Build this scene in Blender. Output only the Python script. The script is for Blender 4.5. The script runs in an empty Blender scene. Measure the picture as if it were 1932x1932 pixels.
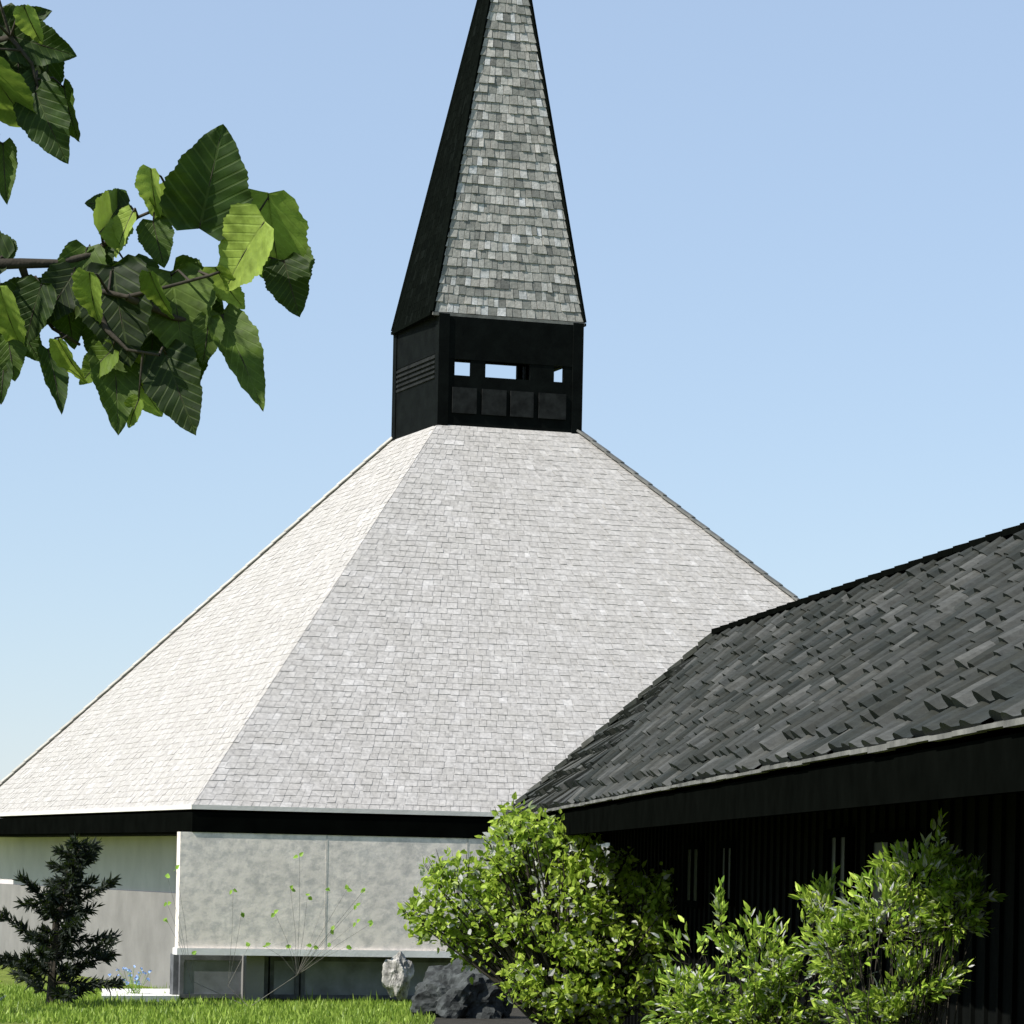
import bpy, math, random
from mathutils import Vector, Matrix, noise
random.seed(11)
R = math.radians
S = bpy.context.scene

# ---------------------------------------------------------------- camera
F, YH, ROLL, EYE = 6736.0, 1639.3, 0.02, 2.05
cam_d = bpy.data.cameras.new('camera')
cam = bpy.data.objects.new('camera', cam_d)
S.collection.objects.link(cam)
cam.location = (0, 0, EYE)
cam.rotation_mode = 'QUATERNION'
cam.rotation_quaternion = (Matrix.Rotation(R(90), 4, 'X') @ Matrix.Rotation(ROLL, 4, 'Z')).to_quaternion()
cam_d.sensor_width = 36
cam_d.lens = F / 1932 * 36
cam_d.shift_x = ROLL * (YH - 966) / 1932
cam_d.shift_y = (YH - 966) / 1932
cam_d.clip_end = 5000
S.camera = cam
S.render.resolution_x = S.render.resolution_y = 1024

# ---------------------------------------------------------------- light
SUN = Vector((-0.62, -0.35, 0.70)).normalized()
W = bpy.data.worlds.new('World'); S.world = W
W.use_nodes = True
nt = W.node_tree
bg = nt.nodes['Background']
sky = nt.nodes.new('ShaderNodeTexSky')
sky.sky_type = 'NISHITA'; sky.sun_disc = False
sky.sun_elevation = math.asin(SUN.z)
sky.sun_rotation = math.atan2(SUN.x, SUN.y)
sky.air_density = 1.0; sky.dust_density = .05; sky.ozone_density = 3.0
veil = nt.nodes.new('ShaderNodeMix'); veil.data_type = 'RGBA'; veil.inputs[0].default_value = .68
veil.inputs[7].default_value = (2.2, 2.76, 3.68, 1)      # thin even summer haze over the whole sky
nt.links.new(sky.outputs[0], veil.inputs[6]); nt.links.new(veil.outputs[2], bg.inputs[0])
bg.inputs[1].default_value = 0.13
sd = bpy.data.lights.new('sun', 'SUN'); sd.energy = 5.0; sd.angle = R(0.5); sd.color = (1, 0.95, 0.88)
so = bpy.data.objects.new('sun', sd); S.collection.objects.link(so)
so.rotation_mode = 'QUATERNION'
so.rotation_quaternion = SUN.to_track_quat('Z', 'Y')
S.view_settings.view_transform = 'Standard'
S.view_settings.look = 'None'
S.view_settings.exposure = 0.6
S.view_settings.gamma = 1

# ---------------------------------------------------------------- helpers
def at(x, y, depth):
    dx, dy = x - 966, y - 966
    a = dx + ROLL * dy; b = dy - ROLL * dx
    return Vector((a * depth / F, depth, EYE - (966 + b - YH) * depth / F))

def at_z(x, y, z):
    dx, dy = x - 966, y - 966
    b = 966 + dy - ROLL * dx - YH
    return at(x, y, (EYE - z) * F / b)

def mesh(name, V, Fc, mats, parent=None, mi=None, smooth=False):
    me = bpy.data.meshes.new(name)
    me.from_pydata([tuple(v) for v in V], [], Fc)
    if not isinstance(mats, (list, tuple)): mats = [mats]
    for m in mats: me.materials.append(m)
    if mi: me.polygons.foreach_set('material_index', mi)
    if smooth: me.polygons.foreach_set('use_smooth', [True] * len(me.polygons))
    me.update()
    o = bpy.data.objects.new(name, me)
    S.collection.objects.link(o)
    if parent: o.parent = parent
    return o

class MB:
    def __init__(s): s.V, s.F, s.M = [], [], []
    def add(s, V, Fc, mi=0):
        n = len(s.V); s.V += [Vector(v) for v in V]
        s.F += [tuple(i + n for i in f) for f in Fc]; s.M += [mi] * len(Fc)
    def uvs(s, o):
        if getattr(s, 'UV', None):
            l = o.data.uv_layers.new(name='blade')
            for lp in o.data.loops: l.data[lp.index].uv = s.UV[lp.vertex_index]
        return o
    def quad(s, a, b, c, d, mi=0): s.add([a, b, c, d], [(0, 1, 2, 3)], mi)
    def hexa(s, P, mi=0):   # P: 4 bottom ring, 4 top ring (matching)
        s.add(P, [(3, 2, 1, 0), (4, 5, 6, 7), (0, 1, 5, 4), (1, 2, 6, 5), (2, 3, 7, 6), (3, 0, 4, 7)], mi)
    def box(s, x0, x1, y0, y1, z0, z1, T=None, mi=0):
        P = [Vector(p) for p in ((x0, y0, z0), (x1, y0, z0), (x1, y1, z0), (x0, y1, z0), (x0, y0, z1), (x1, y0, z1), (x1, y1, z1), (x0, y1, z1))]
        if T: P = [T(p) for p in P]
        s.hexa(P, mi)
    def bar(s, a, b, w, h, up=Vector((0, 0, 1)), mi=0):
        a, b = Vector(a), Vector(b); d = (b - a).normalized()
        sx = d.cross(up).normalized() * w / 2; sy = sx.cross(d).normalized() * h / 2
        s.hexa([a - sx - sy, a + sx - sy, a + sx + sy, a - sx + sy, b - sx - sy, b + sx - sy, b + sx + sy, b - sx + sy], mi)
    def tube(s, pts, rad, n=6, mi=0):
        base = len(s.V); pts = [Vector(p) for p in pts]
        for i, p in enumerate(pts):
            d = (pts[min(i + 1, len(pts) - 1)] - pts[max(i - 1, 0)]).normalized()
            u = d.cross(Vector((.31, .17, .93))).normalized(); v = d.cross(u)
            for k in range(n):
                a = 2 * math.pi * k / n
                s.V.append(p + (u * math.cos(a) + v * math.sin(a)) * rad[i])
        for i in range(len(pts) - 1):
            for k in range(n):
                s.F.append((base + i * n + k, base + i * n + (k + 1) % n, base + (i + 1) * n + (k + 1) % n, base + (i + 1) * n + k)); s.M.append(mi)
        s.F.append(tuple(base + (len(pts) - 1) * n + k for k in range(n))); s.M.append(mi)
    def build(s, name, mats, parent=None, smooth=False): return s.uvs(mesh(name, s.V, s.F, mats, parent, s.M, smooth))

def thing(name, label, cat, loc=(0, 0, 0), group=None):
    o = bpy.data.objects.new(name, None); S.collection.objects.link(o)
    o.location = loc; o.empty_display_size = .3
    o['label'] = label; o['category'] = cat
    if group: o['group'] = group
    return o
def fix(root):   # geometry is written in world coordinates: keep it there under a moved Empty
    for c in root.children: c.matrix_parent_inverse = Matrix.Translation(-root.location)

# ---------------------------------------------------------------- materials
def mat(name, rough=.8, spec=.3):
    m = bpy.data.materials.new(name); m.use_nodes = True
    b = m.node_tree.nodes['Principled BSDF']
    b.inputs['Roughness'].default_value = rough
    b.inputs['Specular IOR Level'].default_value = spec
    return m, m.node_tree, b
def ramp(t, fac, cols):
    r = t.nodes.new('ShaderNodeValToRGB'); e = r.color_ramp.elements
    while len(e) > 1: e.remove(e[-1])
    e[0].position = cols[0][0]; e[0].color = (*cols[0][1], 1)
    for p, c in cols[1:]:
        k = e.new(p); k.color = (*c, 1)
    t.links.new(fac, r.inputs[0]); return r.outputs[0]
def nz(t, scale, detail=4, vec=None, rough=.6):
    n = t.nodes.new('ShaderNodeTexNoise'); n.inputs['Scale'].default_value = scale
    n.inputs['Detail'].default_value = detail; n.inputs['Roughness'].default_value = rough
    if vec is None:
        tc = t.nodes.new('ShaderNodeTexCoord'); vec = tc.outputs['Object']
    t.links.new(vec, n.inputs['Vector']); return n.outputs['Fac']
def mixc(t, fac, a, b, mode='MIX'):
    m = t.nodes.new('ShaderNodeMix'); m.data_type = 'RGBA'; m.blend_type = mode
    if isinstance(fac, float): m.inputs[0].default_value = fac
    else: t.links.new(fac, m.inputs[0])
    for i, v in ((6, a), (7, b)):
        if isinstance(v, tuple): m.inputs[i].default_value = (*v, 1)
        else: t.links.new(v, m.inputs[i])
    return m.outputs[2]
def bump(t, b, h, strength, dist=.02):
    n = t.nodes.new('ShaderNodeBump'); n.inputs['Strength'].default_value = strength; n.inputs['Distance'].default_value = dist
    t.links.new(h, n.inputs['Height']); t.links.new(n.outputs[0], b.inputs['Normal'])

def shingle_mat(name, cols, stain, sc=1.2, rough=.85, amount=.5, spec=.25):
    m, t, b = mat(name, rough, spec)
    g = t.nodes.new('ShaderNodeNewGeometry')
    c = ramp(t, g.outputs['Random Per Island'], cols)
    n = ramp(t, nz(t, sc, 6), [(.38, (0, 0, 0)), (.62, (1, 1, 1))])
    mm = t.nodes.new('ShaderNodeMath'); mm.operation = 'MULTIPLY'; mm.inputs[1].default_value = amount
    t.links.new(n, mm.inputs[0])
    c = mixc(t, mm.outputs[0], c, stain)
    fine = ramp(t, nz(t, 14, 5), [(.3, (.72, .72, .72)), (.7, (1.15, 1.15, 1.15))])
    c = mixc(t, 1.0, c, fine, 'MULTIPLY')
    t.links.new(c, b.inputs['Base Color'])
    bump(t, b, nz(t, 20, 5), .5, .015)
    return m
M = {}
M['roof'] = shingle_mat('pale_shingle', [(0, (.36, .345, .325)), (.15, (.39, .375, .355)), (.55, (.405, .39, .37)), (.85, (.425, .41, .39)), (1, (.49, .475, .455))], (.355, .34, .315), 2.2, amount=.7)
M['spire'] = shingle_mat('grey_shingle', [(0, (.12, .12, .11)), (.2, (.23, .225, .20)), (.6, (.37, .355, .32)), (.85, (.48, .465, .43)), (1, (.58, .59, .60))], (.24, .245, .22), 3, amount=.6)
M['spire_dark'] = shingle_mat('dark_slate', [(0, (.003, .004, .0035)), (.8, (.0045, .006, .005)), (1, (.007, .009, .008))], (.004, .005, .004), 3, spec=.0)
M['hall_roof'] = shingle_mat('dark_shake', [(0, (.009, .012, .009)), (.35, (.024, .028, .024)), (.75, (.046, .049, .045)), (1, (.090, .092, .084))], (.03, .03, .022), 1.8, amount=.6)

def plain(name, col, var=.25, sc=3, rough=.75, bm=.3, bsc=18, spec=.3):
    m, t, b = mat(name, rough, spec)
    lo = tuple(c * (1 - var) for c in col); hi = tuple(min(1, c * (1 + var)) for c in col)
    t.links.new(ramp(t, nz(t, sc, 6), [(.3, lo), (.7, hi)]), b.inputs['Base Color'])
    if bm: bump(t, b, nz(t, bsc, 4), bm, .01)
    return m
M['fascia'] = plain('black_fascia', (.0025, .003, .0025), .3, rough=1, spec=0, bm=0)
M['edge'] = plain('pale_edge', (.62, .60, .56), .12)
M['hip'] = plain('hip_cap', (.50, .49, .46), .2)
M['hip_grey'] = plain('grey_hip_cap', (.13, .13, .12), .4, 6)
M['belfry'] = plain('black_timber', (.003, .004, .0035), .5, 4, spec=.05)
M['belfry_in'] = plain('dark_panel', (.013, .014, .0135), .6, 6, spec=.1)
M['metal'] = plain('pale_flashing', (.30, .34, .38), .3, 5, .6)
M['shade_wall'] = plain('smooth_grey_render', (.56, .52, .52), .10, 1.2, .8, .1)
M['plinth'] = plain('pale_plinth', (.19, .185, .178), .18, 1.2)
M['lip'] = plain('white_lip', (.72, .71, .69), .1)
M['pane'] = plain('dark_glass', (.16, .17, .185), .4, 2.5, .45, 0, spec=.5)
M['joint'] = plain('panel_joint', (.55, .52, .47), .3)
M['slate'] = plain('dark_slate_clad', (.085, .09, .095), .55, 3.2, bsc=9)
M['frame'] = plain('window_frame', (.006, .007, .006), .3, spec=.1)
M['hall_wall'] = plain('black_stained_boards', (.003, .0036, .0032), .4, 5, .95, .5, 10, .03)
M['hall_trim'] = plain('weathered_trim', (.12, .118, .11), .6, 3)
M['hall_pane'] = plain('dull_glass', (.004, .005, .0045), .7, 2.2, .5, 0, spec=.15)
M['soffit'] = plain('black_soffit', (.003, .0035, .003), .3, 4, .95, 0, spec=.05)
M['bark'] = plain('bark', (.035, .03, .022), .5, 9, .9, .8)
M['bark_pale'] = plain('pale_bark', (.16, .15, .13), .5, 9, .9, .8)
M['path'] = plain('pale_concrete', (.68, .67, .64), .12, 3)
M['soil'] = plain('dark_mulch', (.025, .023, .018), .6, 5, .95, 1, 30)
M['boulder'] = plain('dark_boulder', (.05, .055, .055), .75, 5, .95, 1, 22, .1)
M['pale_stone'] = plain('pale_stone', (.30, .29, .27), .7, 8, .9, 1, 25, .1)
M['blue_petal'] = plain('blue_petal', (.28, .42, .72), .25, 9, .6, 0)

def stone_mat():
    m, t, b = mat('mottled_stone', .85)
    tc = t.nodes.new('ShaderNodeTexCoord')
    mp = t.nodes.new('ShaderNodeMapping'); mp.inputs['Rotation'].default_value = (0, 0, -.336); mp.inputs['Scale'].default_value = (1, 1, 1.15)
    t.links.new(tc.outputs['Object'], mp.inputs[0])
    c = ramp(t, nz(t, 1.1, 6, mp.outputs[0], .7), [(.3, (.68, .625, .56)), (.5, (.80, .735, .66)), (.7, (.86, .80, .725))])
    n = ramp(t, nz(t, 6, 6, mp.outputs[0], .7), [(.38, (.74, .75, .76)), (.56, (1.05, 1.03, 1.01))])
    c = mixc(t, 1.0, c, n, 'MULTIPLY')
    t.links.new(c, b.inputs['Base Color'])
    bump(t, b, nz(t, 9, 6, mp.outputs[0]), .35, .012)
    return m
M['stone'] = stone_mat()

def leaf_mat(name, cols, trans=.45, rough=.45, tcol=(.30, .50, .05), veins=False):
    m = bpy.data.materials.new(name); m.use_nodes = True; t = m.node_tree
    b = t.nodes['Principled BSDF']; out = t.nodes['Material Output']
    b.inputs['Roughness'].default_value = rough; b.inputs['Specular IOR Level'].default_value = .22
    g = t.nodes.new('ShaderNodeNewGeometry')
    c = ramp(t, g.outputs['Random Per Island'], cols)
    n = ramp(t, nz(t, 30, 3), [(.3, (.75, .75, .75)), (.7, (1.2, 1.2, 1.2))])
    c = mixc(t, 1.0, c, n, 'MULTIPLY')
    if veins:
        uv = t.nodes.new('ShaderNodeUVMap'); uv.uv_map = 'blade'
        sx = t.nodes.new('ShaderNodeSeparateXYZ'); t.links.new(uv.outputs[0], sx.inputs[0])
        def mth(op, a, b_=None):
            q = t.nodes.new('ShaderNodeMath'); q.operation = op
            for k, v in enumerate((a, b_)):
                if v is None: continue
                if isinstance(v, float): q.inputs[k].default_value = v
                else: t.links.new(v, q.inputs[k])
            return q.outputs[0]
        ab = mth('ABSOLUTE', sx.outputs[1])
        w_ = mth('SUBTRACT', sx.outputs[0], mth('MULTIPLY', ab, .75))
        fr_ = mth('ABSOLUTE', mth('SUBTRACT', mth('FRACT', mth('MULTIPLY', w_, 8.5)), .5))
        side = ramp(t, fr_, [(.0, (1, 1, 1)), (.06, (.9, .9, .9)), (.13, (0, 0, 0))])
        mid = ramp(t, ab, [(.008, (1, 1, 1)), (.02, (0, 0, 0))])
        vn = mixc(t, 1.0, side, mid, 'LIGHTEN')
        blot = ramp(t, nz(t, 70, 5), [(.3, (.7, .7, .62)), (.6, (1.1, 1.1, 1.1)), (.72, (1.35, 1.3, 1.0))])
        c = mixc(t, 1.0, c, blot, 'MULTIPLY')
        hv = t.nodes.new('ShaderNodeMix'); hv.data_type = 'RGBA'; t.links.new(c, hv.inputs[6]); hv.inputs[7].default_value = (.30, .40, .12, 1)
        sc_v = t.nodes.new('ShaderNodeMath'); sc_v.operation = 'MULTIPLY'; sc_v.inputs[1].default_value = .09
        t.links.new(vn, sc_v.inputs[0]); t.links.new(sc_v.outputs[0], hv.inputs[0]); c = hv.outputs[2]
        bump(t, b, vn, .6, -.0006)
    t.links.new(c, b.inputs['Base Color'])
    tr = t.nodes.new('ShaderNodeBsdfTranslucent')
    t.links.new(mixc(t, .5, c, tcol), tr.inputs[0])
    mx = t.nodes.new('ShaderNodeMixShader'); mx.inputs[0].default_value = trans
    t.links.new(b.outputs[0], mx.inputs[1]); t.links.new(tr.outputs[0], mx.inputs[2]); t.links.new(mx.outputs[0], out.inputs[0])
    return m
M['leaf'] = leaf_mat('broad_leaf', [(0, (.008, .018, .003)), (.6, (.02, .045, .005)), (1, (.06, .10, .012))], .2, .6, (.12, .22, .01), True)
M['young'] = leaf_mat('sunlit_broad_leaf', [(0, (.09, .15, .02)), (.5, (.17, .25, .04)), (1, (.30, .40, .08))], .4, .55, (.36, .50, .07), True)  # brighter copy of broad_leaf: sunlight put into the colour, not leaf age
M['shrub'] = leaf_mat('shrub_leaf', [(0, (.10, .18, .012)), (.4, (.27, .38, .04)), (.86, (.44, .56, .09)), (.9, (.46, .47, .46)), (1, (.55, .55, .55))], .45, .5, (.48, .64, .08))
M['shoot'] = leaf_mat('shoot_leaf', [(0, (.09, .18, .015)), (.5, (.28, .42, .045)), (.7, (.46, .60, .09)), (.84, (.50, .64, .11)), (.86, (.45, .46, .45)), (1, (.62, .62, .62))], .35, .5, (.5, .65, .1))
M['conifer'] = leaf_mat('needle', [(0, (.005, .009, .006)), (.8, (.012, .018, .012)), (1, (.05, .06, .045))], .05, .7)
M['tiny'] = leaf_mat('young_leaf', [(0, (.16, .30, .04)), (1, (.30, .48, .07))], .4)

# ---------------------------------------------------------------- ground
def ground_mat():
    m, t, b = mat('grass_ground', .95, .1)
    a = ramp(t, nz(t, .7, 6), [(.3, (.11, .15, .025)), (.7, (.20, .25, .05))])
    n = ramp(t, nz(t, 9, 5), [(.3, (.65, .65, .65)), (.7, (1.25, 1.25, 1.25))])
    t.links.new(mixc(t, 1.0, a, n, 'MULTIPLY'), b.inputs['Base Color'])
    bump(t, b, nz(t, 25, 4), 1, .05); return m
M['ground'] = ground_mat()
g = mesh('ground', [(-2500, -300, 0), (2500, -300, 0), (2500, 3500, 0), (-2500, 3500, 0)], [(0, 1, 2, 3)], M['ground'])
g['kind'] = 'structure'

# ---------------------------------------------------------------- church
YAW = .336; CX, CY = -.498, 63.0
cu, su = math.cos(YAW), math.sin(YAW)
def T(p):   # church frame: x right, y back
    return Vector((CX + p[0] * cu - p[1] * su, CY + p[0] * su + p[1] * cu, p[2]))
church = thing('church', 'white shingled pyramid roofed church with black belfry and tall grey spire', 'church', T((0, 0, 0)))
EX, EY, EZ = 7.40, 8.78, 2.87     # eaves
BX, BY, BZ = 1.305, 1.30, 9.66    # belfry foot
SX, SY, SZ = 1.345, 1.262, 11.60  # spire foot
AZ = 19.4

def shingles(mb, a, b, c, d, course, width, th, lift=.0, aligned=False, gap=.006, wj=.35, jit=.08):
    """a,b = lower edge left/right, d,c = upper edge left/right"""
    a, b, c, d = map(Vector, (a, b, c, d))
    n = (b - a).cross(d - a).normalized()
    L = ((d - a).length + (c - b).length) / 2
    rows = max(1, int(L / course))
    fixed = None
    if aligned:
        fixed = [0]; Wd = (b - a).length
        while fixed[-1] < 1: fixed.append(fixed[-1] + width * random.uniform(1 - wj, 1 + wj) / Wd)
    for r in range(rows):
        v0, v1 = r / rows, min(1.0, (r + 1.35) / rows)
        p0, p1 = a.lerp(d, v0), b.lerp(c, v0); q0, q1 = a.lerp(d, v1), b.lerp(c, v1)
        wd = (p1 - p0).length
        if wd < .02: continue
        if fixed: xs = fixed
        else:
            xs = [0]; x = random.random() * width
            while x < wd: xs.append(x / wd); x += width * random.uniform(1 - wj, 1 + wj)
            xs.append(1)
        for i in range(len(xs) - 1):
            g_ = gap / wd; u0, u1 = xs[i] + g_, min(xs[i + 1], 1) - g_
            if u1 <= u0: continue
            t_ = th * random.uniform(.7, 1.5); dv = random.uniform(-jit, jit) / rows if r else 0
            P = [p0.lerp(p1, u0) + (d - a) * dv, p0.lerp(p1, u1) + (d - a) * dv, q0.lerp(q1, u1), q0.lerp(q1, u0)]
            lo = [P[0] + n * (lift + .004), P[1] + n * (lift + .004)]
            hi = [P[0] + n * (lift + t_), P[1] + n * (lift + t_ * random.uniform(.8, 1.2)), P[2] + n * (lift + .004), P[3] + n * (lift + .004)]
            mb.add(lo + hi, [(2, 3, 4, 5), (0, 1, 3, 2), (1, 4, 3), (0, 2, 5)])

ec = [(-EX, -EY), (EX, -EY), (EX, EY), (-EX, EY)]
bc = [(-BX, -BY), (BX, -BY), (BX, BY), (-BX, BY)]
# roof: sheathing + shingles
sh = MB()
for i in range(4):
    j = (i + 1) % 4
    A, B = T((*ec[i], EZ)), T((*ec[j], EZ)); Cc, Dd = T((*bc[j], BZ)), T((*bc[i], BZ))
    sh.quad(A, B, Cc, Dd)
    shingles(sh, A, B, Cc, Dd, .17, .15, .010, gap=.003)
roof = sh.build('roof', M['roof'], church)
for i in (1, 2, 3):
    h = MB(); a, b = T((*ec[i], EZ)), T((*bc[i], BZ)); N = 34
    for k in range(N):
        p, q = a.lerp(b, k / N), a.lerp(b, (k + 1.1) / N)
        h.bar(p + Vector((0, 0, .035 + .012)), q + Vector((0, 0, .03)), .15, .035)
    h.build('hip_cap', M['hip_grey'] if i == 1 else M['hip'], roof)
# pale drip edge above, black fascia below
f = MB(); e_ = MB()
for i in range(4):
    j = (i + 1) % 4
    def ring(k, o, z): return T((ec[k][0] + math.copysign(1, ec[k][0]) * o, ec[k][1] + math.copysign(1, ec[k][1]) * o, z))
    f.hexa([ring(i, 0, EZ - .37), ring(j, 0, EZ - .37), ring(j, -.14, EZ - .37), ring(i, -.14, EZ - .37), ring(i, 0, EZ - .075), ring(j, 0, EZ - .075), ring(j, -.14, EZ - .075), ring(i, -.14, EZ - .075)])
    e_.hexa([ring(i, .02, EZ - .036), ring(j, .02, EZ - .036), ring(j, -.2, EZ - .036), ring(i, -.2, EZ - .036), ring(i, .02, EZ + .03), ring(j, .02, EZ + .03), ring(j, -.2, EZ + .03), ring(i, -.2, EZ + .03)])
f.build('fascia', M['fascia'], church)
e_.build('drip_edge', M['edge'], church)
s_ = MB(); s_.box(-EX + .15, EX - .15, -EY + .15, EY - .15, EZ - .40, EZ - .36, T); s_.build('soffit', M['soffit'], church)
# front stone wall: overhanging upper panel with a wing beyond the corner
WF = -EY + .015; top = EZ - .371
w = MB(); w.box(-EX - .17, EX - .5, WF, WF + .20, .80, top, T); w.build('stone_wall', M['stone'], church)
w = MB(); w.box(-EX - .20, EX - .47, WF - .05, WF + .21, .70, .797, T); w.build('ledge', M['lip'], church)
for sx in (-5.35, -3.15, -.95, 1.25, 3.45):
    w = MB(); w.box(sx, sx + .03, WF - .003, WF + .01, .80, top - .003, T); w.build('joint', M['joint'], church)
# side, back walls and plinth
w = MB()
w.box(-EX + .95, -EX + 1.2, WF + .22, EY + 3, 1.56, top - .002, T)
w.box(-EX + 1.2, -EX + 4, EY + 2.8, EY + 3, 0, top - .002, T)
w.box(-EX + .1, -EX + 4.1, EY + .02, EY + 3.1, top, top + .3, T)  # flat wing roof, out of view; overhang added to shade the wing wall
w.box(EX - .9, EX - .65, WF + .36, EY - .9, 0, top - .002, T)
w.box(-EX + 1.2, EX - .9, EY - 1.15, EY - .9, 0, top - .002, T)
w.build('side_wall', M['shade_wall'], church)
w = MB(); w.box(-EX + .925, -EX + 1.2, WF + .22, EY + 3.02, 0, 1.557, T); w.build('plinth', M['plinth'], church)
# recessed window band under the ledge
w = MB(); w.box(-EX - .10, EX - .55, WF + .55, WF + .75, 0, .697, T); w.build('recess_wall', M['slate'], church)
x = -EX - .02; k = 0
for wd in (1.35, .45, 1.5, 1.4, 1.4, 1.4, 1.4, 1.4, 1.4):
    wr = MB()
    y0 = WF + .47
    wr.box(x, x + wd, y0, y0 + .08, .05, .11, T); wr.box(x, x + wd, y0, y0 + .08, .61, .68, T)
    wr.box(x, x + .06, y0, y0 + .08, .11, .61, T); wr.box(x + wd - .06, x + wd, y0, y0 + .08, .11, .61, T)
    fr = wr.build('window', M['slate'], church)
    p = MB(); p.box(x + .06, x + wd - .06, y0 + .03, y0 + .05, .11, .61, T); p.build('pane', M['pane'], fr)
    x += wd + .03
# belfry ------------------------------------------------------------
bel = MB()
bt = SZ - .02
G0, G1 = BZ + .87, BZ + 1.15      # open slot on the front
bel.box(-BX, BX, -BY, -BY + .1, BZ - .35, G0, T)                 # lower boarding front
bel.box(-BX, BX, -BY, -BY + .1, G1, bt, T)                       # upper boarding front
bel.box(-BX, BX, BY - .1, BY, BZ - .35, G0 + .1, T)
bel.box(-BX, BX, BY - .1, BY, G1 + .33, bt, T)
for sx in (-1, 1):
    x0, x1 = (-BX, -BX + .1) if sx < 0 else (BX - .1, BX)
    bel.box(x0, x1, -BY + .1, BY - .1, BZ - .35, BZ + .8, T)
    bel.box(x0, x1, -BY + .1, BY - .1, BZ + 1.25, bt, T)
belfry = bel.build('belfry', M['belfry'], church)
for sx in (-1, 1):
    for sy in (-1, 1):
        p = MB(); cx_, cy_ = sx * (BX - .075), sy * (BY - .075)
        p.box(cx_ - .095, cx_ + .095, cy_ - .095, cy_ + .095, BZ - .4, bt - .003, T)
        p.build('corner_post', M['belfry'], belfry)
for (x0, x1) in ((-1.25, -1.02), (-.72, -.46), (.36, .80), (.98, 1.2)):
    p = MB(); p.box(x0, x1, -BY + .01, -BY + .09, G0, G1, T); p.build('mullion', M['belfry'], belfry)
for x0 in (-1.24, 1.0):
    p = MB(); p.box(x0, x0 + .1, BY - .09, BY - .01, G0 + .1, G1 + .33, T); p.build('mullion', M['belfry'], belfry)
for k, (x0, x1) in enumerate(((-1.06, -.62), (-.52, -.08), (.0, .42), (.52, 1.02))):   # raised lower panels
    p = MB(); p.box(x0, x1, -BY - .03, -BY, BZ + .22, BZ + .66, T)
    p.build('panel', M['belfry_in'], belfry)
p = MB()
p.box(-BX + .01, -BX + .06, -BY + .16, BY - .16, BZ + .8, BZ + 1.25, T)
for k in range(5): p.box(-BX - .02, -BX + .01, -BY + .2, BY - .2, BZ + .83 + k * .085, BZ + .87 + k * .085, T)
p.build('louvre', M['belfry_in'], belfry)
# bell hung on a beam inside
p = MB(); p.box(-BX + .1, BX - .1, -.06, .06, G1 + .80, G1 + .90, T); beam = p.build('bell_beam', M['belfry'], belfry)
p = MB(); prof = [(.02, .0), (.12, -.03), (.16, -.2), (.2, -.36), (.3, -.46)]; N = 16
for i in range(len(prof) - 1):
    for k in range(N):
        a0, a1 = 2 * math.pi * k / N, 2 * math.pi * (k + 1) / N
        (r0, z0), (r1, z1) = prof[i], prof[i + 1]
        p.quad(*[T((r * math.cos(a) + .1, r * math.sin(a), G1 + .78 + z)) for r, z, a in ((r1, z1, a0), (r1, z1, a1), (r0, z0, a1), (r0, z0, a0))])
p.build('bell', M['belfry_in'], beam)
# spire -------------------------------------------------------------
sc_ = [(-SX - .09, -SY), (SX, -SY), (SX, SY), (-SX, SY)]
ap = .01; AX = .25
ac = [(AX - ap, -ap), (AX + ap, -ap), (AX + ap, ap), (AX - ap, ap)]
sp = MB(); sd_ = MB()
for i in range(4):
    j = (i + 1) % 4
    A, B = T((*sc_[i], SZ)), T((*sc_[j], SZ)); Cc, Dd = T((*ac[j], AZ)), T((*ac[i], AZ))
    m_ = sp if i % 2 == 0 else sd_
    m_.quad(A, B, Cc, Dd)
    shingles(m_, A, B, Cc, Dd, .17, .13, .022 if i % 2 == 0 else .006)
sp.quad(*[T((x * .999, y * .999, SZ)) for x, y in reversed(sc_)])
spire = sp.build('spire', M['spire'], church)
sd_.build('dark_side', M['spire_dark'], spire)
for i in range(4):
    h = MB(); a, b = T((*sc_[i], SZ)), T((*ac[i], AZ))
    h.bar(a, b, .07, .07); h.build('spire_edge', M['spire_dark'], spire)
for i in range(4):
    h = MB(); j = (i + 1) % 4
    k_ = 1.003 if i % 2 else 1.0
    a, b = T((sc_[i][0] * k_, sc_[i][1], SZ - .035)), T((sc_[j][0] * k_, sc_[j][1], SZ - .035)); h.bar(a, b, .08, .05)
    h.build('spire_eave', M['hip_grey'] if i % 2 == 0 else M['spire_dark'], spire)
fix(church)

# ---------------------------------------------------------------- long dark hall on the right
hall = thing('long_hall', 'long low hall with dark weathered ribbed tile roof and black stained walls', 'building', (3.5, 30, 0))
HZ, RZ = 2.75, 4.95
E1, E2 = at_z(1168, 1504, HZ), at_z(1888, 1368, HZ)
R1, R2 = at_z(1360, 1200, RZ), at_z(1850, 1040, RZ)
def ext(p, q, y): return p + (q - p) * ((y - p.y) / (q.y - p.y))
Ef = at_z(957, 1543, HZ); YN = 13.0
En, Rn = ext(E1, E2, YN), ext(R1, R2, YN)
hr = MB()
NS = 12; SK = 4.5
def er(t): # eave & ridge points
    return Ef.lerp(En, t), R1.lerp(Rn, t)
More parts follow.
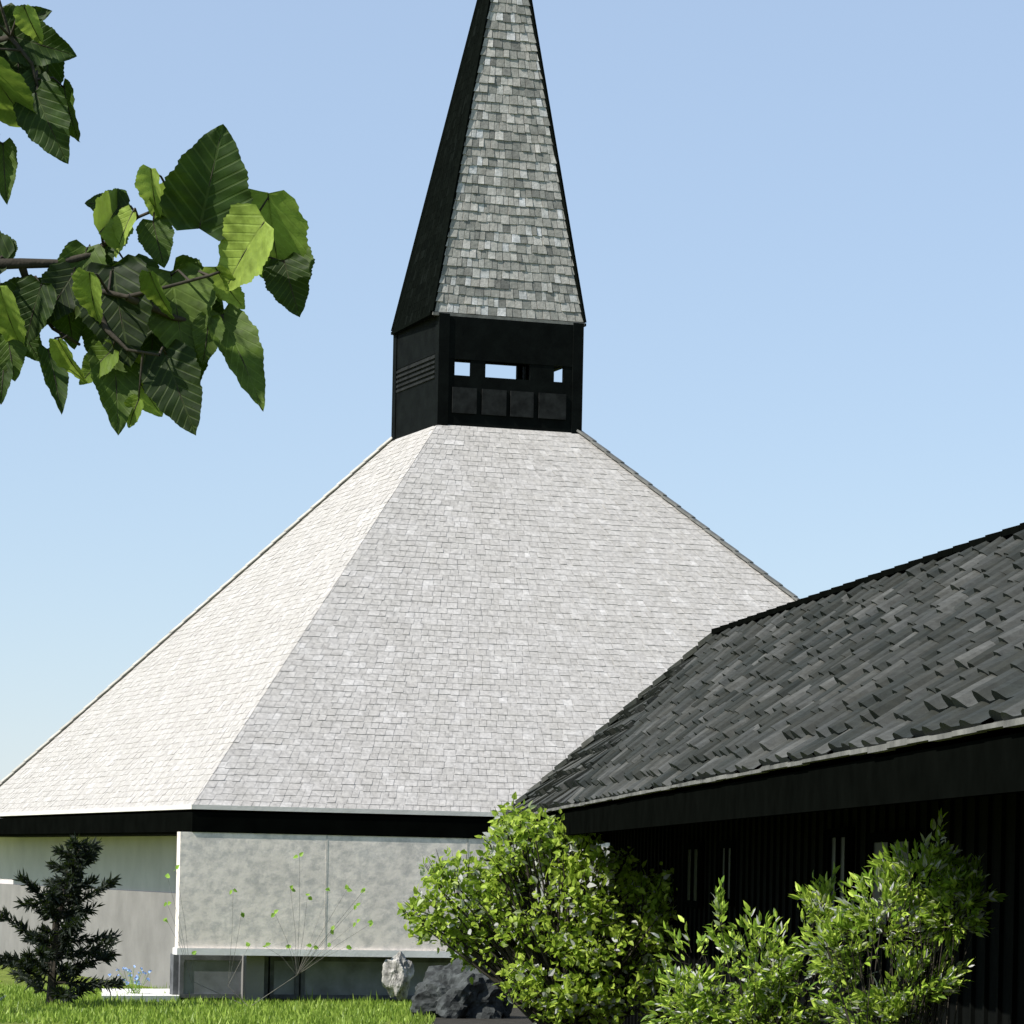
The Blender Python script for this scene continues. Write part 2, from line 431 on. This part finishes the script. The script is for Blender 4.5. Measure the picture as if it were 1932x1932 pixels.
# eave passes through E1,E2; far corner pulled to their line
Ef = ext(E1, E2, Ef.y) if abs(ext(E1, E2, Ef.y).x - Ef.x) < .25 else Ef
th_ = []
for k in range(NS):
    yk = [R1.y - SK - (R1.y - SK - YN) * q / NS for q in (k, k + 1)]
    a0, a1 = (ext(E1, E2, q) for q in yk); r0, r1 = (ext(R1, R2, q + SK) for q in yk)
    hr.quad(a0, a1, r1, r0)
Ek = ext(E1, E2, R1.y - SK)
def pantiles(mb, course, width):
    yk = R1.y - SK
    prof = [(0, .0), (.10, .05), (.24, .078), (.38, .06), (.50, .014), (.56, .0), (.99, .0)]
    n = (R1 - E1).cross(E2 - E1).normalized()
    if n.z < 0: n = -n
    while yk > YN:
        w = width * random.uniform(.93, 1.07)
        a, b = ext(E1, E2, yk), ext(E1, E2, yk - w); d, c = ext(R1, R2, yk + SK), ext(R1, R2, yk + SK - w)
        L = (d - a).length; rows = int(L / course); off = random.uniform(-.25, .25)
        for r_ in range(rows + 1):
            v0 = max(0, (r_ + off) / rows); v1 = min(.985, (r_ + 1.12 + off) / rows)
            if v1 <= v0 + .02: continue
            k_ = random.uniform(.8, 1.25) * (.45 if r_ == 0 else 1); up_ = random.uniform(.012, .035); tw = random.uniform(-.02, .02)
            V = []
            for vv, lf_ in ((v0, up_ + .012), (v1, .006)):
                p, q = a.lerp(d, vv), b.lerp(c, vv)
                for u, h in prof: V.append(p.lerp(q, u) + n * (lf_ + h * k_ + tw * (u - .5)))
            K = len(prof)
            p, q = a.lerp(d, v0), b.lerp(c, v0)
            for u, h in prof: V.append(p.lerp(q, u) + n * .002)
            mb.add(V, [(j, j + 1, K + j + 1, K + j) for j in range(K - 1)] + [(2 * K + j, 2 * K + j + 1, j + 1, j) for j in range(K - 1)])
        yk -= w
pantiles(hr, .42, .46)
hr.add([Ef, Ek, R1], [(0, 1, 2)]); shingles(hr, Ef, Ek, R1 + Vector((0, -.05, 0)), R1, .6, .5, .08, aligned=True, gap=.05, wj=.4)
# far hip end and right-hand slope
Bf = Vector((R1.x + 3.6, Ef.y + 1.2, HZ)); Bn = Vector((Rn.x + 3.8, YN, HZ))
hr.quad(Ef, R1, R1 + Vector((.01, 0, 0)), Bf); hr.quad(R1, Rn, Bn, Bf); hr.add([En, Bn, Rn], [(0, 1, 2)])
shingles(hr, Bf, Ef, R1, R1 + Vector((.02, 0, 0)), .35, .4, .05)
hroof = hr.build('roof', M['hall_roof'], hall)
rc = MB(); L = (Rn - R1).length; N = int(L / .55)
for k in range(N):
    p, q = R1.lerp(Rn, k / N), R1.lerp(Rn, (k + .97) / N)
    rc.bar(p + Vector((0, 0, .055)), q + Vector((0, 0, .045)), .24, .06)
rc.build('ridge_cap', M['fascia'], hroof)
rc = MB(); L = (R1 - Ef).length; N = int(L / .4)
for k in range(N):
    p, q = Ef.lerp(R1, k / N), Ef.lerp(R1, (k + .9) / N)
    rc.bar(p + Vector((0, 0, .05)), q + Vector((0, 0, .03)), .2, .07)
rc.build('hip_cap', M['hall_roof'], hroof)
dr = MB(); N = 60
for k in range(N):
    p, q = Ef.lerp(En, k / N), Ef.lerp(En, (k + 1) / N)
    j = random.uniform(-.012, .012)
    dr.bar(p + Vector((-.02, 0, -.005 + j * .4)), q + Vector((-.02, 0, -.005 + j * .4)), .05, random.uniform(.02, .035))
dr.build('drip_edge', M['hall_trim'], hall)
fa = MB(); fa.bar(Ef + Vector((.03, 0, -.18)), En + Vector((.03, 0, -.18)), .06, .26); fa.bar(Ef + Vector((0, .03, -.18)), Bf + Vector((0, .03, -.18)), .06, .26)
fa.build('fascia', M['fascia'], hall)
OV = Vector((1.05, 0, 0))
Wf, Wn = Ef + OV + Vector((.3, -1.3, 0)), En + OV
Wbf, Wbn = Bf + Vector((-.9, -1.3, 0)), Bn + Vector((-.9, 0, 0))
so_ = MB(); so_.quad(*[v + Vector((0, 0, -.06)) for v in (Ef, En, Bn, Bf)]); so_.build('soffit', M['soffit'], hall)
hw = MB()
def wall(mb, a, b, th, z0, z1):
    a, b = Vector((a.x, a.y, 0)), Vector((b.x, b.y, 0)); d = (b - a).normalized(); n = Vector((-d.y, d.x, 0)) * th
    mb.hexa([Vector((*v.xy, z)) for z in (z0, z1) for v in (a, b, b + n, a + n)])
wall(hw, Wf, Wn, .2, 0, HZ - .07); wall(hw, Wbf, Wf, .2, 0, HZ - .07); wall(hw, Wbn, Wbf, .2, 0, HZ - .07); wall(hw, Wn, Wbn, .2, 0, HZ - .07)
d = (Wn - Wf); d.z = 0; Lw = d.length; d.normalize(); nrm = Vector((d.y, -d.x, 0))
if nrm.x > 0: nrm = -nrm
s = .3
while s < Lw:     # board-and-batten relief
    p = Wf + d * s + nrm * .012
    hw.bar(Vector((p.x, p.y, .05)), Vector((p.x, p.y, HZ - .1)), .05, .03, up=nrm); s += .42
hw.build('wall', M['hall_wall'], hall)
for yy, wd, z0, z1 in ((37.5, 1.2, 1.75, 2.3), (34.6, .9, 1.8, 2.3), (27.6, .9, 1.7, 2.35), (25.2, 1.7, 1.7, 2.3)):
    c = ext(Wf, Wn, yy) + nrm * .045
    fr = MB()
    for q in (-wd / 2, 0, wd / 2):
        p = c + d * q; fr.bar(Vector((p.x, p.y, z0)), Vector((p.x, p.y, z1)), .07, .05, up=nrm)
    for z in (z0 - .03, z1 + .03):
        a_, b_ = c - d * (wd / 2 + .05), c + d * (wd / 2 + .05); fr.bar(Vector((a_.x, a_.y, z)), Vector((b_.x, b_.y, z)), .05, .07)
    fo = fr.build('window', M['fascia'], hall)
    pn = MB(); a_, b_ = c - d * wd / 2 - nrm * .012, c + d * wd / 2 - nrm * .012
    pn.bar(Vector((a_.x, a_.y, (z0 + z1) / 2)), Vector((b_.x, b_.y, (z0 + z1) / 2)), .02, z1 - z0); pn.build('pane', M['hall_pane'], fo)
fix(hall)

# ---------------------------------------------------------------- path, bed, grass
p = MB()
P0, P1 = T((-EX + .1, WF - .05, 0)), T((-EX + .1, WF + 3.2, 0))
a, b = at_z(192, 1890, 0), at_z(338, 1890, 0); c, d2 = at_z(338, 1876, 0), at_z(192, 1876, 0)
p.hexa([Vector((*v.xy, z)) for z in (.0, .09) for v in (a, b, c, d2)])
o = p.build('path', M['path']); o['kind'] = 'structure'
def sheet(name, pts, z, m):
    o = mesh(name, [(x_, y_, z) for x_, y_ in pts], [tuple(range(len(pts)))], m); o['kind'] = 'structure'; return o
b0 = at_z(800, 1925, 0)
sheet('planting_bed', [(b0.x - .2, 46.6), (b0.x + .25, 53.0), (3.2, 51.8), (3.9, 14), (.9, 14), (.3, 30), (b0.x - .1, 42)], .004, M['soil'])

gr = MB()
for _ in range(26000):
    y_ = random.uniform(44.5, 57); x_ = random.uniform(-8.6, -.9)
    u_ = (x_ - CX) * cu + (y_ - CY) * su; v_ = -(x_ - CX) * su + (y_ - CY) * cu
    if u_ > -EX + .7 and v_ > WF + .5: continue
    if v_ > WF + .45 and u_ > -EX - .2 and v_ < WF + .6: continue
    h_ = random.uniform(.025, .075) * (1.9 if random.random() < .05 else 1) * (1.3 + noise.noise(Vector((x_ * 1.7, y_ * 1.7, 0))))
    if noise.noise(Vector((x_ * 1.1, y_ * 1.1, 5))) < -.33 and random.random() < .7: continue
    a_ = random.uniform(0, 6.28); w_ = random.uniform(.008, .02)
    dx, dy = math.cos(a_) * w_, math.sin(a_) * w_
    lx, ly = random.uniform(-.04, .04), random.uniform(-.04, .04)
    gr.add([(x_ - dx, y_ - dy, 0), (x_ + dx, y_ + dy, 0), (x_ + lx, y_ + ly, h_)], [(0, 1, 2)])
M['grass'] = leaf_mat('grass_blade', [(0, (.10, .17, .02)), (.6, (.22, .32, .045)), (1, (.34, .44, .09))], .3)
o = gr.build('grass', M['grass']); o['kind'] = 'stuff'; o['label'] = 'short bright green grass in front of the church'

# ---------------------------------------------------------------- plants
def rnd_dir(up=0.):
    while True:
        v = Vector((random.uniform(-1, 1), random.uniform(-1, 1), random.uniform(-1, 1)))
        if .05 < v.length < 1: break
    v.normalize(); v.z += up; return v.normalized()
def leaf6(mb, p, d, n, L, Wd, mi=0, fold=.25, droop=.15):
    """pointed leaf folded along its rib"""
    d = d.normalized(); s = d.cross(n).normalized(); n = s.cross(d).normalized()
    rib = [p, p + d * L * .35 + n * -.02 * L, p + d * L * .7 - n * droop * .4 * L, p + d * L - n * droop * L]
    l = [p + d * L * .28 + s * Wd / 2 + n * fold * Wd / 2, p + d * L * .65 + s * Wd * .38 + n * (fold * Wd * .35 - droop * .3 * L)]
    r = [p + d * L * .28 - s * Wd / 2 + n * fold * Wd / 2, p + d * L * .65 - s * Wd * .38 + n * (fold * Wd * .35 - droop * .3 * L)]
    mb.add(rib + l + r, [(0, 1, 4), (1, 2, 5, 4), (2, 3, 5), (0, 6, 1), (1, 6, 7, 2), (2, 7, 3)], mi)

def shrub(name, label, base, lobes, nclump, nleaf, L, Wd, m, bark, up=.5, spread=.16, group=None, keep=.0, stemr=.03, narrow=False):
    root = thing(name, label, 'shrub', base, group)
    st, lf = MB(), MB()
    base = Vector(base); tips = []
    wts = [l[1][0] * l[1][2] for l in lobes]
    for _ in range(nclump):
        (c, r) = random.choices(lobes, wts)[0]
        d = rnd_dir(); rr = random.uniform(.45, 1.0) ** .6 * random.uniform(.9, 1.08)
        p = Vector(c) + Vector((d.x * r[0], d.y * r[1], d.z * r[2])) * rr
        if noise.noise(p * (2.6 if narrow else 1.9)) < keep: continue
        tips.append((p, c))
    for i, (p, c) in enumerate(tips):
        out = (p - Vector(c)).normalized() * .6 + Vector((0, 0, up)); out.normalize()
        tw = p + out * spread * .9
        if i % (3 if not narrow else 7) == 0:
            b0 = base + Vector((random.uniform(-.15, .15), random.uniform(-.15, .15), 0))
            mid = b0.lerp(p, .55) + Vector((random.uniform(-.1, .1), random.uniform(-.1, .1), .12))
            st.tube([b0, mid, p, tw], [stemr, stemr * .55, stemr * .25, stemr * .08], 5)
        else: st.tube([p - out * spread * 1.2, p, tw], [stemr * .25, stemr * .18, stemr * .06], 4)
        for _ in range(nleaf):
            t_ = random.random()
            if narrow:
                q = p + out * spread * (t_ * 1.9 - .9)
                dd = (out + rnd_dir() * .55).normalized()
            else:
                q = p + rnd_dir() * spread * random.random() ** .5
                dd = (out * .5 + rnd_dir()).normalized()
            k = random.uniform(.65, 1.25)
            leaf6(lf, q, dd, (rnd_dir(.6)), L * k, Wd * k)
    lf.build('foliage', m, root); st.build('stem', bark, root); fix(root)
    return root
def lobe(x, y, dep, rx, ry, rdepth=None):
    c = at(x, y, dep); k = dep / F
    return (c, (rx * k, (rdepth or rx * k), ry * k))
D1 = 40
shrub('leafy_shrub', 'large rounded bright green shrub between the stone wall and the dark hall', (at(1080, 1932, D1).x, D1, 0),
      [lobe(1060, 1690, D1, 175, 130, .9), lobe(985, 1600, D1, 75, 75, .5), lobe(1100, 1610, D1 - .2, 90, 65, .5), lobe(870, 1700, D1, 90, 85, .5), lobe(830, 1730, D1, 60, 50, .4), lobe(1215, 1720, D1 - .3, 100, 70, .5), lobe(1275, 1690, D1 - .3, 45, 45, .3), lobe(1080, 1850, D1 - .4, 130, 80, .5), lobe(1180, 1870, D1 - .4, 90, 60, .4),
       lobe(1150, 1800, D1 - .3, 120, 90, .7), lobe(1120, 1880, D1 - .3, 60, 50, .4), lobe(960, 1770, D1, 110, 60, .5)],
      1050, 13, .10, .058, M['shrub'], M['bark'], up=.35, spread=.17, keep=-.22)
D2 = 24.5; D2b = 20.5
shrub('spreading_shrub', 'low loose shrub with pale tipped shoots between the round shrub and the taller loose one', (at(1450, 1932, D2).x, D2, 0),
      [lobe(1430, 1820, D2, 110, 80, .4), lobe(1540, 1770, D2, 80, 85, .4), lobe(1400, 1880, D2, 100, 50, .3), lobe(1550, 1720, D2, 35, 55, .2), lobe(1360, 1740, D2, 14, 50, .1), lobe(1450, 1745, D2, 12, 50, .1), lobe(1530, 1870, D2, 110, 60, .4), lobe(1340, 1850, D2, 70, 80, .3), lobe(1310, 1800, D2, 50, 60, .3), lobe(1290, 1890, D2, 60, 60, .3), lobe(1350, 1910, D2, 80, 40, .3), lobe(1450, 1920, D2, 150, 30, .4)],
      1150, 7, .075, .026, M['shoot'], M['bark'], up=.3, spread=.10, narrow=True, keep=-.04, stemr=.008)
shrub('spreading_shrub', 'taller loose shrub with pale tipped shoots against the black hall wall', (at(1690, 1932, D2b).x, D2b, 0),
      [lobe(1670, 1730, D2b, 95, 85, .35), lobe(1740, 1660, D2b, 85, 55, .3), lobe(1795, 1720, D2b, 60, 70, .25), lobe(1600, 1800, D2b, 80, 70, .3), lobe(1700, 1860, D2b, 130, 50, .3), lobe(1830, 1690, D2b, 35, 45, .2), lobe(1790, 1890, D2b, 60, 30, .2), lobe(1770, 1600, D2b, 12, 40, .1), lobe(1700, 1915, D2b, 160, 35, .3)],
      1150, 7, .068, .023, M['shoot'], M['bark'], up=.3, spread=.09, narrow=True, keep=-.04, stemr=.008)
# dark conifer lower left
D3 = 50.0
cb = at(95, 1915, D3)
con = thing('conifer', 'small dark ragged conifer on the lawn by the grey church wall', 'conifer tree', (cb.x, D3, 0))
cf, cs = MB(), MB()
Ht = at(150, 1585, D3).z
cs.tube([(cb.x, D3, 0), (cb.x + .05, D3, Ht * .5), (cb.x + .38, D3, Ht * .97)], [.07, .045, .01], 6)
N = 66
for k in range(N):
    t_ = (k / N) ** .9; z_ = .12 + t_ * (Ht - .15); a_ = k * 2.4 + random.uniform(-.3, .3)
    ln = (1.05 * (1 - t_) ** .8 + .1) * random.choice((.3, .5, .8, 1.0, 1.35))
    lean = .38 * max(0, t_) ** 1.6
    o0 = Vector((cb.x + lean, D3, z_)); dv = Vector((math.cos(a_), math.sin(a_), random.uniform(-.05, .7))).normalized()
    tip = o0 + dv * ln
    cs.tube([o0, tip], [.014, .004], 4)
    m_ = int(60 * ln) + 8
    for q in range(m_):
        s_t = random.uniform(.2, 1.0); b_ = o0.lerp(tip, s_t)
        for _ in range(3):
            dd = (dv * .9 + rnd_dir() * .9).normalized(); leaf6(cf, b_ + rnd_dir() * .03, dd, rnd_dir(), random.uniform(.09, .17), .03, 0, .1, .05)
cf.build('foliage', M['conifer'], con); cs.build('trunk', M['bark'], con); fix(con)

# bright leaf sprig at the left edge
D4 = 47.5
shrub('leafy_shrub', 'low green shrub cut by the left edge of the photo beside the conifer', (at(-25, 1900, D4).x, D4, 0),
      [lobe(-35, 1780, D4, 60, 50, .3), lobe(-40, 1850, D4, 55, 60, .3)], 46, 10, .11, .05, M['shrub'], M['bark'], spread=.12, stemr=.015)

# thin sapling in front of the stone wall
D5 = 51.0
sb = at(470, 1905, D5)
sap = thing('sapling', 'thin sapling with scattered tiny green leaves in front of the stone wall', 'young tree', (sb.x, D5, 0))
sl, ss = MB(), MB()
pts = [(565, 1615), (440, 1678), (548, 1678), (580, 1692), (622, 1678), (655, 1678), (688, 1678), (672, 1708), (456, 1722), (518, 1722), (625, 1755), (672, 1740), (704, 1740),
       (470, 1785), (500, 1785), (548, 1785), (590, 1785), (625, 1785), (655, 1785), (362, 1800), (332, 1640), (316, 1655), (316, 1705), (316, 1738)]
hub = [at(430, 1860, D5), at(560, 1840, D5), at(360, 1850, D5)]
for h_ in hub: ss.tube([Vector((sb.x, D5, 0)), h_], [.006, .004], 4)
for (x_, y_) in pts:
    p_ = at(x_, y_, D5 + random.uniform(-.2, .2))
    h_ = min(hub, key=lambda q: abs(q.x - p_.x)); ss.tube([h_, h_.lerp(p_, .5) + Vector((.02, 0, .05)), p_], [.003, .0025, .002], 3)
    for _ in range(2): leaf6(sl, p_ + rnd_dir() * .015, rnd_dir(.2), Vector((-.3, -1, .5)) + rnd_dir() * .3, .085, .065)
sl.build('foliage', M['tiny'], sap); ss.build('stem', M['bark_pale'], sap); fix(sap)

# light-blue flowers by the side wall
D6 = 53.0
fb = at(370, 1890, D6)
fb = at(255, 1895, D6)
fl = thing('flowering_plant', 'small plant with pale blue blossoms against the pale church plinth', 'flowers', (fb.x, D6, 0))
pe, le = MB(), MB()
for k in range(26):
    x_, y_ = random.gauss(250, 24), random.gauss(1840, 9)
    p_ = at(x_ * .75 + 62, y_, D6 + random.uniform(-.15, .15))
    le.tube([Vector((fb.x + random.uniform(-.1, .1), D6, 0)), p_], [.005, .003], 3)
    for q in range(5): leaf6(pe, p_, rnd_dir(.1), rnd_dir(.5), .035, .035)
pe.build('blossom', M['blue_petal'], fl); le.build('stem', M['tiny'], fl); fix(fl)

# rocks
def rock(name, label, c, r, m, seed, tp=0., sub=4):
    import bmesh
    bm = bmesh.new(); bmesh.ops.create_icosphere(bm, subdivisions=sub + 1, radius=1)
    for v in bm.verts:
        p_ = v.co.copy(); q = p_ + Vector((seed, 0, 0))
        k = 1 + .42 * noise.noise(q * 1.3) + .25 * noise.noise(q * 2.6) + .09 * noise.noise(q * 7) + .035 * noise.noise(q * 17)
        v.co = Vector((p_.x * r[0] * k * (1 - tp * p_.z), p_.y * r[1] * k * (1 - tp * p_.z), p_.z * r[2] * k))
    me = bpy.data.meshes.new(name); bm.to_mesh(me); bm.free(); me.materials.append(m)
    o = bpy.data.objects.new(name, me); S.collection.objects.link(o); o.location = c
    o['label'] = label; o['category'] = 'stone' if 'pale' in label else 'boulder'
    return o
k = 49.0 / F
c = at(868, 1885, 49.0); rock('boulder', 'large dark grey boulder under the leafy shrub', (c.x, 49, c.z - .05), (82 * k, .5, 72 * k), M['boulder'], 3.1)
c = at(752, 1842, 51.5); rock('upright_stone', 'small pale upright stone at the end of the dark window band', (c.x, 51.5, c.z), (24 * k, .15, 46 * k), M['pale_stone'], 7.7, -.25)

# ---------------------------------------------------------------- near tree whose branch hangs in at top left
TD = 5.0
tree = thing('broadleaf_tree', 'near tree with large pointed green leaves on a branch at top left', 'tree', (-1.75, 5.3, 0))
tr = MB()
TB = Vector((-1.75, 5.3, 0))
tr.tube([TB, TB + Vector((.03, 0, 1.2)), TB + Vector((-.02, .05, 2.4)), TB + Vector((.05, .1, 3.6)), TB + Vector((.0, .2, 5))], [.12, .09, .075, .06, .03], 12)
tr.build('trunk', M['bark'], tree, True)
bb = MB()
def P(x, y, o=0.): return at(x, y, TD + o)
brs = [[(-1050, 700, .3), (-500, 560, .15), (-60, 500, 0), (40, 497, 0), (110, 497, .02), (175, 480, .03), (215, 445, .03), (260, 410, .02), (330, 380, 0)],
       [(110, 497, .02), (170, 545, 0), (240, 560, -.03), (320, 540, -.03), (395, 520, 0), (450, 500, .02)],
       [(240, 560, -.03), (330, 600, 0), (410, 615, .03), (440, 612, .03)],
       [(40, 497, 0), (60, 560, .03), (100, 620, .04), (150, 650, .02)],
       [(170, 545, 0), (200, 620, -.02), (240, 660, -.03), (300, 670, -.03)],
       [(-700, 600, .2), (-300, 250, .1), (-60, 90, .03), (20, 70, 0), (60, 120, 0), (75, 180, 0)],
       [(-60, 500, 0), (-30, 570, .02), (-5, 600, .03)], [(-60, 90, .03), (-40, 200, .03), (-10, 290, .0)]]
nodes = []
for bi, br in enumerate(brs):
    ps = [P(*q) for q in br]
    r0 = {0: .013, 5: .010}.get(bi, .006)
    n_ = len(ps)
    bb.tube(ps, [max(.0022, r0 * (1 - i / n_) ** 1.3) for i in range(n_)], 8)
    for i in range(n_ - 1):
        for s_ in (0, .5): nodes.append(ps[i].lerp(ps[i + 1], s_))
    nodes.append(ps[-1])
lf = MB()
lf.UV = []
outline = []
for i in range(37):
    u = i / 36; w = .5 * math.sin(math.pi * u ** .58) ** .78 if 0 < u < 1 else 0
    outline.append((u, w))
def bigleaf(cx, cy, L, Wd, ang, pitch, roll_, off=0., curl=.16):
    """blade centred at the picture point, ang = direction of the tip, pitch/roll tip it in depth"""
    s = TD / F; Ls = L * s / max(.35, math.cos(R(pitch))); Ws = Wd * s / max(.35, math.cos(R(roll_)))
    a = R(ang); d = Vector((math.cos(a), 0, -math.sin(a))); n = Vector((0, -1, 0)); sd_ = d.cross(n)
    m1 = Matrix.Rotation(R(pitch), 3, sd_); d = m1 @ d; n = m1 @ n
    m2 = Matrix.Rotation(R(roll_), 3, d); n = m2 @ n; sd_ = m2 @ sd_
    base = at(cx, cy, TD + off) - d * Ls * .48
    V, Fc = [], []
    NU = len(outline); cols = (-1, -.75, -.5, -.25, 0, .25, .5, .75, 1)
    for i, (u, w) in enumerate(outline):
        w_ = w * (1 + .022 * (1 if i % 2 else -1) + .04 * math.sin(i * .8 + cx))
        for c_ in cols:
            uu = u - .10 * abs(c_) ** 1.5 * (1 - u) ** 3 * (i > 0)
            h = .20 * abs(c_) ** 1.4 * w_ - curl * (u ** 2) + .022 * math.sin(u * 11 + c_ * 3 + cy) * abs(c_) + .012 * math.sin(u * 40 - abs(c_) * 6) * abs(c_)
            lf.UV.append((u, c_ * max(w_, .02)))
            V.append(base + d * Ls * uu + sd_ * Ws * w_ * c_ + n * Ls * h)
    K = len(cols)
    for i in range(NU - 1):
        for j in range(K - 1): Fc.append((i * K + j, i * K + j + 1, (i + 1) * K + j + 1, (i + 1) * K + j))
    lf.add(V, Fc, 1 if pitch <= -20 else 0)  # leaves pitched this way take the copy with sunlight painted in
    bb.tube([base, base + d * Ls * .5 - n * Ls * curl * .25 + n * .0004, base + d * Ls * .9 - n * Ls * curl * .81 + n * .0004], [.0011, .0008, .0004], 4)
    nb = min(nodes, key=lambda q: (q - base).length)
    mid = nb.lerp(base, .6) + Vector((0, 0, .008))
    bb.tube([nb, mid, base + d * Ls * .04], [.0022, .0016, .0012], 5)
LV = [ # x, y, len, wid, tip angle (90 = down), pitch, roll, depth
 (398, 338, 190, 165, -76, 15, 10, -.03), (365, 385, 110, 80, 160, 20, -20, .0), (515, 462, 185, 150, 85, -30, 20, .02), (548, 540, 110, 90, 75, 10, 10, .0), (455, 480, 150, 125, 130, -30, 25, -.03), (430, 548, 90, 60, 60, -40, 40, .03), (545, 520, 120, 100, 85, 15, 0, .05),
 (457, 672, 195, 82, 62, 20, -20, .0), (220, 400, 115, 80, -60, -35, 40, .02), (200, 385, 80, 60, 190, 0, 20, .03), (288, 372, 95, 50, 90, -40, 30, -.02), (330, 365, 100, 60, -40, -35, 30, .02), (230, 440, 90, 45, 120, -20, 40, .0),
 (298, 457, 90, 70, 75, 10, 0, .0), (225, 590, 190, 150, 80, 10, 10, -.02), (335, 590, 170, 150, 78, 15, -10, .0), (285, 650, 170, 130, 95, 5, 15, .03), (220, 720, 175, 100, 82, 20, -15, .0),
 (335, 735, 165, 115, 70, 15, 10, -.02), (270, 735, 120, 90, 60, -20, 20, .03), (385, 600, 130, 100, 20, 10, 10, .04), (390, 640, 90, 60, 95, 10, -10, .0), (172, 565, 95, 60, 90, -38, 35, -.05), (150, 530, 140, 90, 100, 10, 0, .02), (185, 500, 110, 70, -60, 15, 0, .03),
 (110, 560, 120, 90, 120, 10, 0, .0), (60, 590, 120, 90, 110, -10, 20, .0), (15, 605, 120, 80, 80, -38, 35, -.03), (30, 560, 130, 80, 180, 10, 0, .02), (20, 670, 90, 70, 80, 10, 0, .0), (105, 712, 125, 50, 72, 20, -25, .0), (132, 685, 90, 38, 65, -40, 40, -.02), (180, 690, 100, 60, 140, -20, 10, .0), (50, 640, 90, 70, 60, 10, 10, .03), (4, 720, 80, 40, 95, 5, 5, 0), (260, 560, 150, 110, 70, 15, -10, .05), (300, 620, 140, 110, 110, -5, 10, .06), (370, 545, 120, 90, 40, 10, 15, .05), (355, 680, 130, 90, 85, 12, 0, .05), (190, 640, 110, 80, 95, 5, 0, .06), (130, 600, 110, 80, 80, 5, 0, .05), (250, 780, 60, 40, 120, -35, 20, .0), (200, 540, 90, 70, 50, 10, 0, .05), (30, 150, 150, 110, 40, 10, 0, .06), (85, 160, 120, 70, 95, 10, 0, .06), (300, 560, 90, 40, 70, -35, 45, -.05), (420, 420, 60, 40, 80, -30, 30, .02),
 (78, 85, 125, 90, 18, 10, 10, .0), (40, 40, 110, 70, -20, 15, 0, .02), (60, 50, 70, 45, 70, -35, 30, -.03), (35, 125, 150, 110, 90, 10, -10, .03), (12, 185, 150, 110, 60, -38, 35, -.02), (60, 190, 110, 60, 100, 10, 0, .0), (92, 235, 145, 100, 66, 12, 10, -.02), (128, 212, 110, 50, 80, 10, 50, .03),
 (8, 322, 115, 55, 85, 10, 0, .0), (-10, 90, 160, 120, 90, 10, 0, .04), (-40, 470, 120, 90, 200, 0, 10, 0), (6, 480, 60, 50, 100, 10, 0, 0), (-60, 300, 150, 110, 100, 10, 10, 0), (-90, 620, 150, 110, 100, 10, 10, 0), (-130, 150, 150, 110, 60, 0, 20, 0)]
for L_ in LV: bigleaf(*L_)
for _ in range(120):      # the rest of the crown, left of and above the frame
    x_ = random.uniform(-1500, -150); y_ = random.uniform(-900, 760)
    if random.random() < .5: y_ = random.uniform(-1100, 100)
    bigleaf(x_, y_, 150, 115, random.uniform(40, 140), random.uniform(-35, 25), random.uniform(-30, 35), random.uniform(-.3, .6))
bb.build('branch', M['bark'], tree, True)
lf.build('foliage', [M['leaf'], M['young']], tree, True); fix(tree)  # second slot is the broad leaf with painted sunlight
